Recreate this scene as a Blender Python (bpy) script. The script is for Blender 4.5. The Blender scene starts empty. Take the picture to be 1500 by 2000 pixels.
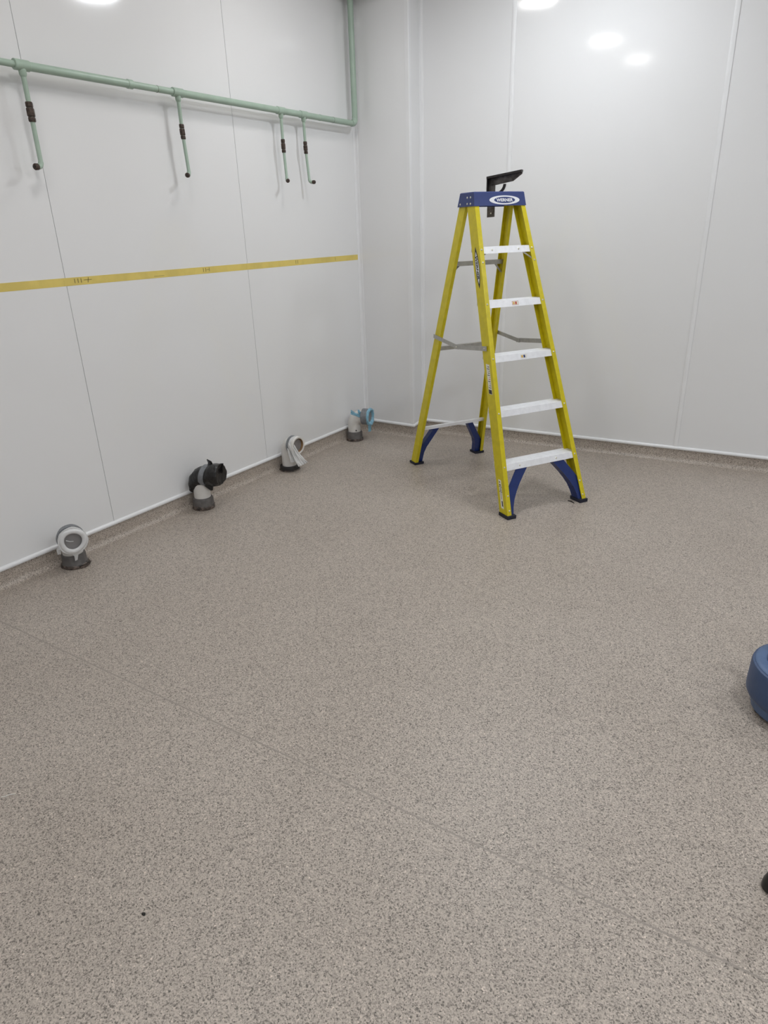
import bpy, bmesh, math, random
from mathutils import Vector, Matrix
random.seed(7)
S = bpy.context.scene
COL = S.collection

# ------------------------------------------------------------------ camera
cam = bpy.data.cameras.new('camera'); cam_o = bpy.data.objects.new('camera', cam); COL.objects.link(cam_o)
F_PX = 1317.914
cam.sensor_fit = 'HORIZONTAL'; cam.sensor_width = 36.0; cam.lens = 36.0 * F_PX / 1500.0
cam.clip_start = 0.05; cam.clip_end = 100
right = Vector((0.83700819, 0.54634969, -0.03032014))
down = Vector((0.18770974, -0.33873681, -0.92196661))
fwd = Vector((-0.51398672, 0.76600221, -0.38608064))
m = Matrix.Identity(4)
for i in range(3):
    m[i][0] = right[i]; m[i][1] = -down[i]; m[i][2] = -fwd[i]
m[0][3], m[1][3], m[2][3] = 0.0, 0.0, 1.55
cam_o.matrix_world = m
S.camera = cam_o

# ------------------------------------------------------------------ world and exposure
w = bpy.data.worlds.new('world'); S.world = w; w.use_nodes = True
w.node_tree.nodes['Background'].inputs[0].default_value = (0.8, 0.85, 0.9, 1)
w.node_tree.nodes['Background'].inputs[1].default_value = 0.05
S.view_settings.view_transform = 'Standard'; S.view_settings.look = 'None'
S.view_settings.gamma = 1.0; S.view_settings.use_curve_mapping = False
S.view_settings.exposure = 0.13
LAMP_POWER = (26.0, 76.0)      # left lamps kept dim, cool right ones made brighter to even the light
LAMP_COLOR = ((1.0, 0.985, 0.96), (0.925, 0.965, 1.0))
CEIL = 3.2
# round lamps on the ceiling; the first three mirror in the back wall cladding, the last four are added fill
LAMPS = [(-2.30, 3.32, 0, 'round white ceiling light nearest the boxed corner'),
         (-2.00, 1.76, 0, 'round white ceiling light over the left wall pipework'),
         (-1.80, 0.72, 0, 'round white ceiling light left of the camera'),
         (-1.42, 3.82, 1, 'round cool white ceiling light close to the back wall'),
         (0.70, 1.60, 1, 'round cool white ceiling light above the blue drum'),
         (0.60, -0.60, 1, 'round cool white ceiling light just behind the camera'),
         (1.60, 3.90, 1, 'added fill lamp, round and cool white, along the far end on the right'),
         (2.80, 1.20, 1, 'added fill lamp, round and cool white, in the middle of the right side'),
         (2.80, -1.20, 1, 'added fill lamp, round and cool white, on the right behind the camera'),
         (0.30, -2.60, 1, 'added fill lamp, round and cool white, by the wall behind the camera')]
XR = 4.2; YF = -3.8     # right-hand and near walls of the room, out of the picture

# ------------------------------------------------------------------ materials
def mat(name, col, rough=0.5, metal=0.0, var=0.0, vscale=20.0, bump=0.0, bscale=60.0, alpha=1.0, spec=0.5, col2=None, coat=0.0, trans=0.0):
    M = bpy.data.materials.new(name); M.use_nodes = True
    nt = M.node_tree; b = nt.nodes['Principled BSDF']
    b.inputs['Base Color'].default_value = (*col, 1); b.inputs['Roughness'].default_value = rough
    b.inputs['Metallic'].default_value = metal; b.inputs['Alpha'].default_value = alpha
    b.inputs['Specular IOR Level'].default_value = spec
    b.inputs['Coat Weight'].default_value = coat
    b.inputs['Transmission Weight'].default_value = trans
    tc = nt.nodes.new('ShaderNodeTexCoord')
    if var > 0 or col2:
        n = nt.nodes.new('ShaderNodeTexNoise'); n.inputs['Scale'].default_value = vscale; n.inputs['Detail'].default_value = 5
        nt.links.new(tc.outputs['Object'], n.inputs['Vector'])
        r = nt.nodes.new('ShaderNodeValToRGB')
        c2 = col2 if col2 else tuple(c * (1 - var) for c in col)
        r.color_ramp.elements[0].color = (*c2, 1); r.color_ramp.elements[1].color = (*col, 1)
        r.color_ramp.elements[0].position = 0.38; r.color_ramp.elements[1].position = 0.62
        nt.links.new(n.outputs['Fac'], r.inputs['Fac']); nt.links.new(r.outputs['Color'], b.inputs['Base Color'])
    if bump > 0:
        n = nt.nodes.new('ShaderNodeTexNoise'); n.inputs['Scale'].default_value = bscale; n.inputs['Detail'].default_value = 3
        nt.links.new(tc.outputs['Object'], n.inputs['Vector'])
        bn = nt.nodes.new('ShaderNodeBump'); bn.inputs['Strength'].default_value = 1.0; bn.inputs['Distance'].default_value = bump
        nt.links.new(n.outputs['Fac'], bn.inputs['Height']); nt.links.new(bn.outputs['Normal'], b.inputs['Normal'])
    return M

def floor_material():
    M = bpy.data.materials.new('speckled_safety_vinyl'); M.use_nodes = True
    nt = M.node_tree; b = nt.nodes['Principled BSDF']
    b.inputs['Roughness'].default_value = 0.42; b.inputs['Specular IOR Level'].default_value = 0.45
    g = nt.nodes.new('ShaderNodeNewGeometry')
    def vor(scale, stops):
        v = nt.nodes.new('ShaderNodeTexVoronoi'); v.inputs['Scale'].default_value = scale
        nt.links.new(g.outputs['Position'], v.inputs['Vector'])
        sp = nt.nodes.new('ShaderNodeSeparateColor'); nt.links.new(v.outputs['Color'], sp.inputs['Color'])
        r = nt.nodes.new('ShaderNodeValToRGB'); r.color_ramp.interpolation = 'CONSTANT'
        e = r.color_ramp.elements
        e[0].position = stops[0][0]; e[0].color = (*stops[0][1], 1)
        e[1].position = stops[1][0]; e[1].color = (*stops[1][1], 1)
        for p, c in stops[2:]:
            k = e.new(p); k.color = (*c, 1)
        nt.links.new(sp.outputs['Red'], r.inputs['Fac'])
        return r
    B = (0.455, 0.397, 0.345)
    sc = lambda k: tuple(c * k for c in B)
    r1 = vor(290, [(0.0, sc(0.40)), (0.08, sc(0.66)), (0.22, sc(0.90)), (0.45, B), (0.72, sc(1.09)), (0.93, sc(1.22)), (0.99, sc(1.5))])
    r2 = vor(420, [(0.0, (0.55, 0.55, 0.55)), (0.12, (0.85, 0.85, 0.85)), (0.35, (1, 1, 1)), (0.8, (1.12, 1.12, 1.12))])
    mx = nt.nodes.new('ShaderNodeMix'); mx.data_type = 'RGBA'; mx.blend_type = 'MULTIPLY'; mx.inputs['Factor'].default_value = 1.0
    nt.links.new(r1.outputs['Color'], mx.inputs['A']); nt.links.new(r2.outputs['Color'], mx.inputs['B'])
    # faint large-scale soiling
    n = nt.nodes.new('ShaderNodeTexNoise'); n.inputs['Scale'].default_value = 1.6; n.inputs['Detail'].default_value = 4
    nt.links.new(g.outputs['Position'], n.inputs['Vector'])
    r3 = nt.nodes.new('ShaderNodeValToRGB')
    r3.color_ramp.elements[0].position = 0.3; r3.color_ramp.elements[0].color = (0.93, 0.92, 0.91, 1)
    r3.color_ramp.elements[1].position = 0.7; r3.color_ramp.elements[1].color = (1.03, 1.03, 1.03, 1)
    nt.links.new(n.outputs['Fac'], r3.inputs['Fac'])
    mx2 = nt.nodes.new('ShaderNodeMix'); mx2.data_type = 'RGBA'; mx2.blend_type = 'MULTIPLY'; mx2.inputs['Factor'].default_value = 1.0
    nt.links.new(mx.outputs['Result'], mx2.inputs['A']); nt.links.new(r3.outputs['Color'], mx2.inputs['B'])
    nt.links.new(mx2.outputs['Result'], b.inputs['Base Color'])
    nb = nt.nodes.new('ShaderNodeTexNoise'); nb.inputs['Scale'].default_value = 220
    nt.links.new(g.outputs['Position'], nb.inputs['Vector'])
    bn = nt.nodes.new('ShaderNodeBump'); bn.inputs['Distance'].default_value = 0.0006; bn.inputs['Strength'].default_value = 0.6
    nt.links.new(nb.outputs['Fac'], bn.inputs['Height']); nt.links.new(bn.outputs['Normal'], b.inputs['Normal'])
    return M

def cladding_material():
    M = bpy.data.materials.new('gloss_white_cladding'); M.use_nodes = True
    nt = M.node_tree; b = nt.nodes['Principled BSDF']
    b.inputs['Base Color'].default_value = (0.79, 0.79, 0.795, 1)
    b.inputs['Roughness'].default_value = 0.09; b.inputs['Specular IOR Level'].default_value = 0.42
    g = nt.nodes.new('ShaderNodeNewGeometry')
    n = nt.nodes.new('ShaderNodeTexNoise'); n.inputs['Scale'].default_value = 1.3; n.inputs['Detail'].default_value = 1.5
    nt.links.new(g.outputs['Position'], n.inputs['Vector'])
    bn = nt.nodes.new('ShaderNodeBump'); bn.inputs['Distance'].default_value = 0.006; bn.inputs['Strength'].default_value = 1.0
    nt.links.new(n.outputs['Fac'], bn.inputs['Height']); nt.links.new(bn.outputs['Normal'], b.inputs['Normal'])
    return M

MF = floor_material(); MW = cladding_material()
M_ceil = mat('ceiling_white', (0.86, 0.86, 0.86), 0.8, var=0.02)
M_gap = mat('joint_backing_grey', (0.22, 0.22, 0.22), 0.7, var=0.1)  # dark grey of the wall backing, visible in the open joints
M_trim = mat('white_pvc_trim', (0.82, 0.82, 0.83), 0.25, var=0.02, vscale=8)
M_green = mat('pale_green_pipe_paint', (0.37, 0.475, 0.39), 0.38, var=0.07, vscale=14, bump=0.0006, bscale=90)
M_brass = mat('tarnished_brown_brass', (0.085, 0.058, 0.045), 0.5, 0.35, var=0.5, vscale=90, bump=0.001, bscale=200)
M_tape = mat('yellow_masking_tape', (0.74, 0.585, 0.155), 0.6, var=0.12, vscale=9, bump=0.0003, bscale=150)
M_pencil = mat('pencil_grey', (0.17, 0.13, 0.05), 0.8, var=0.2)
M_yel = mat('yellow_fibreglass', (0.66, 0.55, 0.008), 0.36, var=0.10, vscale=30, bump=0.0002, bscale=250)
M_blue = mat('ladder_blue_plastic', (0.020, 0.040, 0.170), 0.38, var=0.1, vscale=25, bump=0.0003, bscale=300)
M_gus = mat('shaded_foot_blue', (0.011, 0.030, 0.150), 0.36, var=0.1, vscale=25, bump=0.0003, bscale=300)  # darker copy of the cap blue, gusset shading put into the colour
M_navy = mat('dark_navy_rubber', (0.010, 0.013, 0.030), 0.55, var=0.2)
M_alu = mat('bright_aluminium', (0.90, 0.91, 0.94), 0.38, 0.1, var=0.06, vscale=35, bump=0.0002, bscale=200)
M_alu2 = mat('dull_galvanised_steel', (0.47, 0.46, 0.43), 0.42, 0.55, var=0.12, vscale=40)
M_rivet = mat('steel_rivet', (0.75, 0.73, 0.62), 0.3, 0.8, var=0.1)
M_white = mat('white_print', (0.80, 0.81, 0.84), 0.4, var=0.02)
M_label = mat('white_label_print', (0.80, 0.79, 0.70), 0.45, var=0.05)
M_ink = mat('black_ink', (0.02, 0.02, 0.022), 0.5, var=0.1)
M_red = mat('red_ink', (0.55, 0.10, 0.05), 0.5, var=0.1)
M_orange = mat('orange_ink', (0.75, 0.42, 0.05), 0.5, var=0.1)
M_iron = mat('dark_iron', (0.040, 0.034, 0.032), 0.5, 0.4, var=0.35, vscale=40, bump=0.0006, bscale=160)
M_iron2 = mat('worn_brown_iron', (0.150, 0.132, 0.118), 0.5, 0.3, col2=(0.07, 0.06, 0.052), vscale=35, bump=0.0006, bscale=160)
M_pvc = mat('off_white_soil_pipe', (0.72, 0.70, 0.67), 0.35, var=0.06, vscale=18)
M_rub = mat('grey_rubber_collar', (0.135, 0.125, 0.12), 0.6, var=0.25, vscale=30, bump=0.0006)
M_rub2 = mat('black_rubber_collar', (0.028, 0.025, 0.024), 0.5, var=0.4, vscale=45, bump=0.001)
M_seal = mat('smeared_black_sealant', (0.022, 0.018, 0.016), 0.45, col2=(0.16, 0.12, 0.10), vscale=55, bump=0.002, bscale=80)
M_duct = mat('silver_duct_tape', (0.235, 0.245, 0.26), 0.42, 0.15, var=0.2, vscale=60, bump=0.0008, bscale=140)
M_film = mat('milky_polythene', (0.82, 0.82, 0.82), 0.25, var=0.05, vscale=30, bump=0.003, bscale=55, alpha=0.86)
M_clear = mat('clear_polythene', (0.70, 0.70, 0.70), 0.2, var=0.05, bump=0.004, bscale=45, alpha=0.10)
M_bag = mat('black_polythene', (0.012, 0.011, 0.011), 0.28, var=0.3, vscale=40, bump=0.008, bscale=38)
M_bluefilm = mat('light_blue_polythene', (0.30, 0.60, 0.78), 0.3, var=0.25, vscale=40, bump=0.003, bscale=60, alpha=0.85)
M_inside = mat('mouth_shade_grey', (0.25, 0.235, 0.235), 0.5, var=0.15)  # shade inside the pipe mouths, put into the colour of flat discs
M_rim = mat('brown_sealing_ring', (0.26, 0.15, 0.07), 0.5, var=0.3)
M_drum = mat('denim_blue_plastic', (0.040, 0.075, 0.165), 0.45, var=0.12, vscale=14, bump=0.0008, bscale=60)
M_drum2 = mat('lighter_blue_plastic', (0.085, 0.145, 0.275), 0.45, var=0.12, vscale=20, bump=0.001, bscale=50)
M_blk = mat('black_rubber', (0.010, 0.0095, 0.009), 0.4, var=0.3, vscale=40)
M_house = mat('lamp_housing_white', (0.8, 0.8, 0.8), 0.4, var=0.02)
M_thread = mat('white_thread', (0.75, 0.73, 0.68), 0.7, var=0.05)
M_grit = mat('dark_grit', (0.02, 0.018, 0.015), 0.8, var=0.2)
M_weld = mat('vinyl_weld_rod', (0.322, 0.282, 0.245), 0.5, var=0.12, vscale=120)
def emis(name, col, st):
    M = bpy.data.materials.new(name); M.use_nodes = True
    b = M.node_tree.nodes['Principled BSDF']
    b.inputs['Base Color'].default_value = (0.8, 0.8, 0.8, 1)
    b.inputs['Emission Color'].default_value = (*col, 1); b.inputs['Emission Strength'].default_value = st
    return M
M_lamp = [emis('lit_lamp_diffuser', LAMP_COLOR[k], LAMP_POWER[k]) for k in (0, 1)]

# ------------------------------------------------------------------ mesh helpers
def link(name, me, material, parent=None, smooth=False, loc=None):
    o = bpy.data.objects.new(name, me); COL.objects.link(o)
    if material: me.materials.clear(); me.materials.append(material)
    if smooth:
        for p in me.polygons: p.use_smooth = True
    if parent: o.parent = parent
    if loc: o.location = loc
    return o
def from_bm(name, bm, material, parent=None, smooth=False, fix=True, bevel=0.0):
    if bevel > 0:
        bmesh.ops.bevel(bm, geom=[e for e in bm.edges if len(e.link_faces) == 2 and e.calc_face_angle(0) > 0.5], offset=bevel, segments=2, affect='EDGES', clamp_overlap=True)
    if fix: bmesh.ops.recalc_face_normals(bm, faces=bm.faces)
    me = bpy.data.meshes.new(name); bm.to_mesh(me); bm.free()
    o = link(name, me, material, parent, False)
    if smooth: smooth_angle(me)
    return o
def smooth_angle(me, ang=0.7):
    for p in me.polygons: p.use_smooth = True
    bm = bmesh.new(); bm.from_mesh(me)
    for e in bm.edges:
        e.smooth = not (len(e.link_faces) == 2 and e.calc_face_angle(0) > ang)
    bm.to_mesh(me); bm.free()
def add_box(bm, lo, hi):
    vs = [bm.verts.new((x, y, z)) for x in (lo[0], hi[0]) for y in (lo[1], hi[1]) for z in (lo[2], hi[2])]
    for f in ((0,1,3,2),(4,6,7,5),(0,4,5,1),(2,3,7,6),(0,2,6,4),(1,5,7,3)): bm.faces.new([vs[i] for i in f])
def box(name, lo, hi, material, parent=None, bevel=0.0):
    bm = bmesh.new(); add_box(bm, lo, hi); return from_bm(name, bm, material, parent, bevel=bevel)
def add_rings(bm, rings, cap=True, closed=True):
    R = [[bm.verts.new(p) for p in r] for r in rings]; n = len(R[0])
    for a, b in zip(R, R[1:]):
        for i in range(n if closed else n - 1):
            j = (i + 1) % n; bm.faces.new((a[i], a[j], b[j], b[i]))
    if cap:
        bm.faces.new(list(reversed(R[0]))); bm.faces.new(R[-1])
def loft(name, rings, material, parent=None, smooth=False, cap=True, bevel=0.0):
    bm = bmesh.new(); add_rings(bm, rings, cap); return from_bm(name, bm, material, parent, smooth, bevel=bevel)
def tube_rings(path, radii, n=16, wob=None):
    path = [Vector(p) for p in path]; out = []; prev = None
    for i, p in enumerate(path):
        if i == 0: t = path[1] - p
        elif i == len(path) - 1: t = p - path[i - 1]
        else:
            t = (path[i + 1] - p).normalized() + (p - path[i - 1]).normalized()
        if t.length < 1e-9: t = out_t
        t.normalize(); out_t = t
        if prev is None:
            ref = Vector((0, 0, 1)) if abs(t.z) < 0.9 else Vector((0, 1, 0))
            u = ref.cross(t).normalized()
        else: u = (prev - t * prev.dot(t)).normalized()
        prev = u; v = t.cross(u)
        r = radii[i] if isinstance(radii, (list, tuple)) else radii
        ring = []
        for k in range(n):
            a = 2 * math.pi * k / n
            rr = r * (1 + (wob(i, a) if wob else 0))
            ring.append(p + (u * math.cos(a) + v * math.sin(a)) * rr)
        out.append(ring)
    return out
def tube(name, path, radii, material, parent=None, n=16, cap=True, wob=None):
    return loft(name, tube_rings(path, radii, n, wob), material, parent, True, cap)
def prism(name, pts2, axis_map, d0, d1, material, parent=None, bevel=0.0):
    """extrude a 2-D outline between depths d0 and d1; axis_map(u, v, d) -> xyz"""
    return loft(name, [[axis_map(u, v, d0) for u, v in pts2], [axis_map(u, v, d1) for u, v in pts2]], material, parent, bevel=bevel)
def arc(c, r, a0, a1, n):
    return [(c[0] + r * math.cos(math.radians(a0 + (a1 - a0) * i / n)), c[1] + r * math.sin(math.radians(a0 + (a1 - a0) * i / n))) for i in range(n + 1)]
def empty(name, loc=(0, 0, 0), rz=0.0):
    o = bpy.data.objects.new(name, None); COL.objects.link(o); o.location = loc; o.rotation_euler = (0, 0, rz); o.empty_display_size = 0.05
    return o
def tag(o, label, cat, group=None):
    o['label'] = label; o['category'] = cat
    if group: o['group'] = group
    return o
def struct(o, label=None):
    o['kind'] = 'structure'
    if label: o['label'] = label
    return o
def text_mesh(txt, w, h, bold):
    size = 1.0
    cu = bpy.data.curves.new('lettering', 'FONT'); cu.body = txt; cu.size = size; cu.align_x = 'CENTER'; cu.align_y = 'CENTER'; cu.offset = bold
    cu.resolution_u = 3
    o = bpy.data.objects.new('lettering', cu); COL.objects.link(o)
    dg = bpy.context.evaluated_depsgraph_get(); me = bpy.data.meshes.new_from_object(o.evaluated_get(dg))
    bpy.data.objects.remove(o)
    xs = [v.co.x for v in me.vertices]; ys = [v.co.y for v in me.vertices]
    cx, cy, kx, ky = (max(xs) + min(xs)) / 2, (max(ys) + min(ys)) / 2, w / (max(xs) - min(xs)), h / (max(ys) - min(ys))
    for v in me.vertices: v.co.x = (v.co.x - cx) * kx; v.co.y = (v.co.y - cy) * ky
    return me

# ------------------------------------------------------------------ room shell
LX = -3.166; CY = 4.50
# plan of the walls in view, room on the right-hand side of the run
RUN = [(LX, YF), (LX, CY), (-2.706, CY), (-2.735, 4.699), (XR, 4.699 + 0.06811 * (XR + 2.735))]
def offset_run(P, d):
    P = [Vector(p) for p in P]; out = []
    N = []
    for a, b in zip(P, P[1:]):
        t = (b - a).normalized(); N.append(Vector((t.y, -t.x)))
    for i, p in enumerate(P):
        if i == 0: out.append(p + N[0] * d)
        elif i == len(P) - 1: out.append(p + N[-1] * d)
        else:
            k = N[i - 1] + N[i]; out.append(p + k * (d / (1 + N[i - 1].dot(N[i]))))
    return out
def run_segment(name, profile, i, material, parent=None, smooth=False):
    offs = {d: offset_run(RUN, d) for d, z in profile}
    rings = [[(offs[d][j].x, offs[d][j].y, z) for d, z in profile] for j in (i, i + 1)]
    return loft(name, rings, material, parent, smooth)

floor = struct(box('floor', (LX - 0.15, YF - 0.15, -0.12), (XR + 0.15, 5.4, 0.0), MF), 'brown grey speckled safety vinyl floor')
weld = loft('weld_seam', [[(x, 1.2455 + 0.0165 * x + dy, z) for dy, z in ((-0.0028, -0.001), (-0.0028, 0.0002), (0.0028, 0.0002), (0.0028, -0.001))] for x in (-3.08, XR - 0.02)], M_weld, floor)
ceiling = struct(box('ceiling', (LX - 0.15, YF - 0.15, CEIL), (XR + 0.15, 5.4, CEIL + 0.12), M_ceil), 'white ceiling above the cladding')

def wall_segment(name, i, cuts, zlo=0.095, zhi=CEIL, label=None):
    """backing of the wall as structure, cladding sheets as its children with open joints between them"""
    a, b = Vector(RUN[i]), Vector(RUN[i + 1]); L = (b - a).length; t = (b - a) / L; n = Vector((t.y, -t.x))
    M = lambda s, d, z: (a.x + t.x * s + n.x * d, a.y + t.y * s + n.y * d, z)
    rings = [[M(s, d, z) for d, z in ((-0.06, 0.0), (-0.005, 0.0), (-0.005, zhi), (-0.06, zhi))] for s in (0.02, L - 0.02)]
    wl = struct(loft(name, rings, M_gap), label)
    g = 0.0013
    cs = [0.0] + cuts + [L]
    for k in range(len(cs) - 1):
        s0 = cs[k] + (g if k else 0); s1 = cs[k + 1] - (g if k < len(cs) - 2 else 0)
        loft('panel', [[M(s, d, z) for d, z in ((-0.005, zlo), (0.0, zlo), (0.0, zhi), (-0.005, zhi))] for s in (s0, s1)], MW, wl)
    return wl, M, L
wall_left, ML, _ = wall_segment('wall_left', 0, [y - YF for y in (-2.969, -1.719, -0.469, 0.781, 2.031, 3.281)], label='left wall clad in glossy white sheets with thin joints')
wall_corner, MC, _ = wall_segment('wall_boxing', 1, [], label='narrow white boxed-in corner beside the pipe riser')
wall_return, MR, _ = wall_segment('wall_return', 2, [], label='short white return of the boxed corner')
tx = 1.0023
bc = [(-2.075 + 2.735) * tx, (-0.797 + 2.735) * tx, (0.48 + 2.735) * tx, (1.76 + 2.735) * tx, (3.03 + 2.735) * tx]
wall_back, MB, LB = wall_segment('wall_back', 3, bc, label='back wall clad in glossy white sheets with raised joint strips')
for s in bc:
    pr = [(-0.014, 0.0), (-0.0138, 0.0035), (-0.011, 0.0048), (0.011, 0.0048), (0.0138, 0.0035), (0.014, 0.0)]
    loft('joint_strip', [[MB(s + u, d, z) for u, d in pr] for z in (0.10, CEIL)], M_trim, wall_back, True)
struct(box('wall_right', (XR, YF, 0), (XR + 0.12, 5.35, CEIL), MW), 'white clad wall right of the picture')
struct(box('wall_front', (LX - 0.12, YF - 0.12, 0), (XR + 0.12, YF, CEIL), MW), 'white clad wall behind the camera')
# unseen boxing over the riser, lowered and widened to shade the corner
bulk = struct(box('trim_1', (LX, 4.20, 2.99), (-2.80, CY, CEIL), M_ceil), 'unseen white boxing under the ceiling, sized to shade the corner above the pipe riser')

# coved skirting: floor vinyl turned up the wall, with a capping strip on top of it
ZC = 0.088; RC = 0.032
cove = [(0.0, 0.0), (0.0, ZC), (0.003, ZC)] + [(0.003 + RC - RC * math.cos(math.radians(q)), RC - RC * math.sin(math.radians(q)) + 0.0006) for q in range(0, 91, 10)] + [(0.003 + RC, 0.0)]
cap_p = [(0.0, ZC - 0.002), (0.0, ZC + 0.019), (0.004, ZC + 0.0185), (0.009, ZC + 0.015), (0.0115, ZC + 0.009), (0.0115, ZC + 0.002), (0.009, ZC - 0.002)]
for i, side in enumerate(('left', 'boxing', 'return', 'back')):
    struct(run_segment('baseboard_' + side, cove, i, MF, None, True), 'speckled vinyl coved skirting turned up the %s wall' % side)
    struct(run_segment('trim_%d' % (i + 2), cap_p, i, M_trim, None, True), 'white capping strip on the skirting of the %s wall' % side)
# vertical corner profiles
c0 = Vector(RUN[1]); zt0 = ZC + 0.018
struct(loft('trim_6', [[(c0.x + x, c0.y + y, z) for x, y in ((0, 0), (0, -0.026), (0.0025, -0.025), (0.006, -0.006), (0.025, -0.0025), (0.026, 0))] for z in (zt0, 2.99)], M_trim), 'white inside corner profile between left wall and boxing')
c1 = Vector(RUN[2])
struct(loft('trim_7', [[(c1.x + x, c1.y + y, z) for x, y in ((-0.030, 0), (-0.030, -0.0022), (-0.001, -0.0032), (0.0022, -0.001), (-0.0015, 0.030), (-0.0044, 0.030))] for z in (zt0, CEIL)], M_trim), 'white outside corner profile on the edge of the boxing')
c2 = Vector(RUN[3])
struct(loft('trim_8', [[(c2.x + x, c2.y + y, z) for x, y in ((0, 0), (0.0035, -0.024), (0.006, -0.024), (0.0085, -0.006), (0.024, -0.0015), (0.024, 0.0016))] for z in (zt0, CEIL)], M_trim), 'white inside corner profile between boxing and back wall')

# ------------------------------------------------------------------ ceiling lights
def ceiling_light(x, y, kind, label):
    r = tag(empty('ceiling_light', (x, y, CEIL)), label, 'ceiling light', 'round ceiling lights')
    prof = [(0.0, 0.0), (0.175, 0.0), (0.178, -0.012), (0.172, -0.030), (0.160, -0.034), (0.160, -0.028), (0.0, -0.028)]
    bm = bmesh.new(); n = 32
    add_rings(bm, [[(max(p[0], 1e-4) * math.cos(2 * math.pi * k / n), max(p[0], 1e-4) * math.sin(2 * math.pi * k / n), p[1]) for k in range(n)] for p in prof], True)
    from_bm('housing', bm, M_house, r, True)
    bm = bmesh.new()
    add_rings(bm, [[(q * math.cos(2 * math.pi * k / n), q * math.sin(2 * math.pi * k / n), z) for k in range(n)] for q, z in ((0.157, -0.0285), (0.157, -0.034), (0.12, -0.040), (0.05, -0.043))], True)
    from_bm('diffuser', bm, M_lamp[kind], r, True)
for spec in LAMPS: ceiling_light(*spec)

# ------------------------------------------------------------------ step ladder (local x = climbing side, y = across, z up)
LAD = tag(empty('step_ladder', (-1.7934, 3.9069, 0.0), -0.5463), 'tall yellow fibreglass step ladder with blue top cap and white treads', 'step ladder')
ZB = 1.6542; ZT = 1.7279
ff = lambda z: 0.6588 - 0.35812 * z
fa = lambda z: 0.2854 - 0.06958 * z
rf = lambda z: -0.5369 + 0.26025 * z
ra = lambda z: 0.2833 - 0.07115 * z
def rail(name, s, front, z0, z1, depth, fl, material, label=None):
    th = 0.0045
    rings = []
    for z in (z0, z1):
        f0, a0 = (ff(z), fa(z)) if front else (rf(z), ra(z))
        d = -1 if front else 1
        pts = [(0, 0), (depth, 0), (depth, fl), (depth - th, fl), (depth - th, th), (th, th), (th, fl), (0, fl)]
        rings.append([(f0 + d * p, s * (a0 - q), z) for p, q in pts])
    o = loft(name, rings, material, LAD)
    if label: o['label'] = label
    return o
rails = {}
for s in (-1, 1):
    rails[s] = rail('front_rail', s, True, 0.016, ZB + 0.03, 0.080, 0.028, M_yel)
    rails[s * 2] = rail('rear_rail', s, False, 0.012, ZB + 0.03, 0.066, 0.022, M_yel)
def rivet_me():
    bm = bmesh.new(); n = 10
    add_rings(bm, [[(x, r * math.cos(2 * math.pi * k / n), r * math.sin(2 * math.pi * k / n)) for k in range(n)] for x, r in ((-0.002, 0.0058), (0.0, 0.0058), (0.0022, 0.0046), (0.0034, 0.002))], True)
    bmesh.ops.recalc_face_normals(bm, faces=bm.faces)
    me = bpy.data.meshes.new('rivet'); bm.to_mesh(me); bm.free()
    for p in me.polygons: p.use_smooth = True
    me.materials.append(M_rivet); return me
RIV = rivet_me()
def rivet(parent, x, y, z, rz=0.0, ry=0.0):
    o = bpy.data.objects.new('rivet', RIV); COL.objects.link(o); o.parent = parent; o.location = (x, y, z); o.rotation_euler = (0, ry, rz); return o
TILT = -math.atan(0.35812)
STEPS = [1.4410, 1.1560, 0.8690, 0.5785, 0.2910]
treads = []
for k, zt in enumerate(STEPS):
    f0 = ff(zt) - 0.0046; h = 0.034; dp = 0.086
    top = []
    nr = 9
    for q in range(nr):
        x0 = -0.004 - q * (dp - 0.008) / nr; wv = (dp - 0.008) / nr
        top += [(x0, 0.0), (x0 - wv * 0.55, 0.0), (x0 - wv * 0.6, -0.0016), (x0 - wv * 0.95, -0.0016)]
    sl = 0.35812
    outline = [(0.0, 0.0)] + top + [(-dp, 0.0), (-dp, -0.026), (-dp + 0.003, -0.026), (-dp + 0.003, -0.005), (-0.003, -0.005), (-0.003 + sl * h, -h), (sl * h, -h)]
    aw = fa(zt) - 0.0048; slope = 0.06958
    rings = [[(f0 + u, s * (aw - slope * v), zt + v) for u, v in outline] for s in (-1, 1)]
    t = loft('tread', rings, M_alu, LAD); treads.append(t)
    for s in (-1, 1):
        zz = zt - 0.012
        rivet(rails[s], ff(zz), s * (fa(zz) - 0.014), zz, 0, TILT + 0.0)
    if k in (0, 4):
        for yy in (-0.55, 0.45):
            zz = zt - 0.016; rivet(t, f0 + sl * 0.016, yy * aw, zz, 0, TILT)
    if k in (1, 2):
        # small warning sticker on the front lip
        zz = zt - 0.017; fx = f0 + sl * 0.017
        def st(nm, w0, w1, z0, z1, mt, lift, par):
            pts = [(w0, z0), (w1, z0), (w1, z1), (w0, z1)]
            return loft(nm, [[(fx + sl * -z + e, 0.0 + u, zz + z) for u, z in pts] for e in (0.0, lift)], mt, par)
        lab = st('sticker', -0.022, 0.022, -0.0105, 0.0105, M_red if k == 1 else M_white, 0.0008, t); lab['label'] = 'small warning sticker'
        st('sticker_print', -0.0205, 0.0205, -0.0092, 0.0092, M_label, 0.0011, lab)
        st('sticker_print', -0.016, -0.006, -0.006, 0.006, M_orange, 0.0014, lab)
        st('sticker_print', -0.002, 0.010, -0.007, 0.007, M_red if k == 1 else M_blue, 0.0014, lab)
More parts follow.
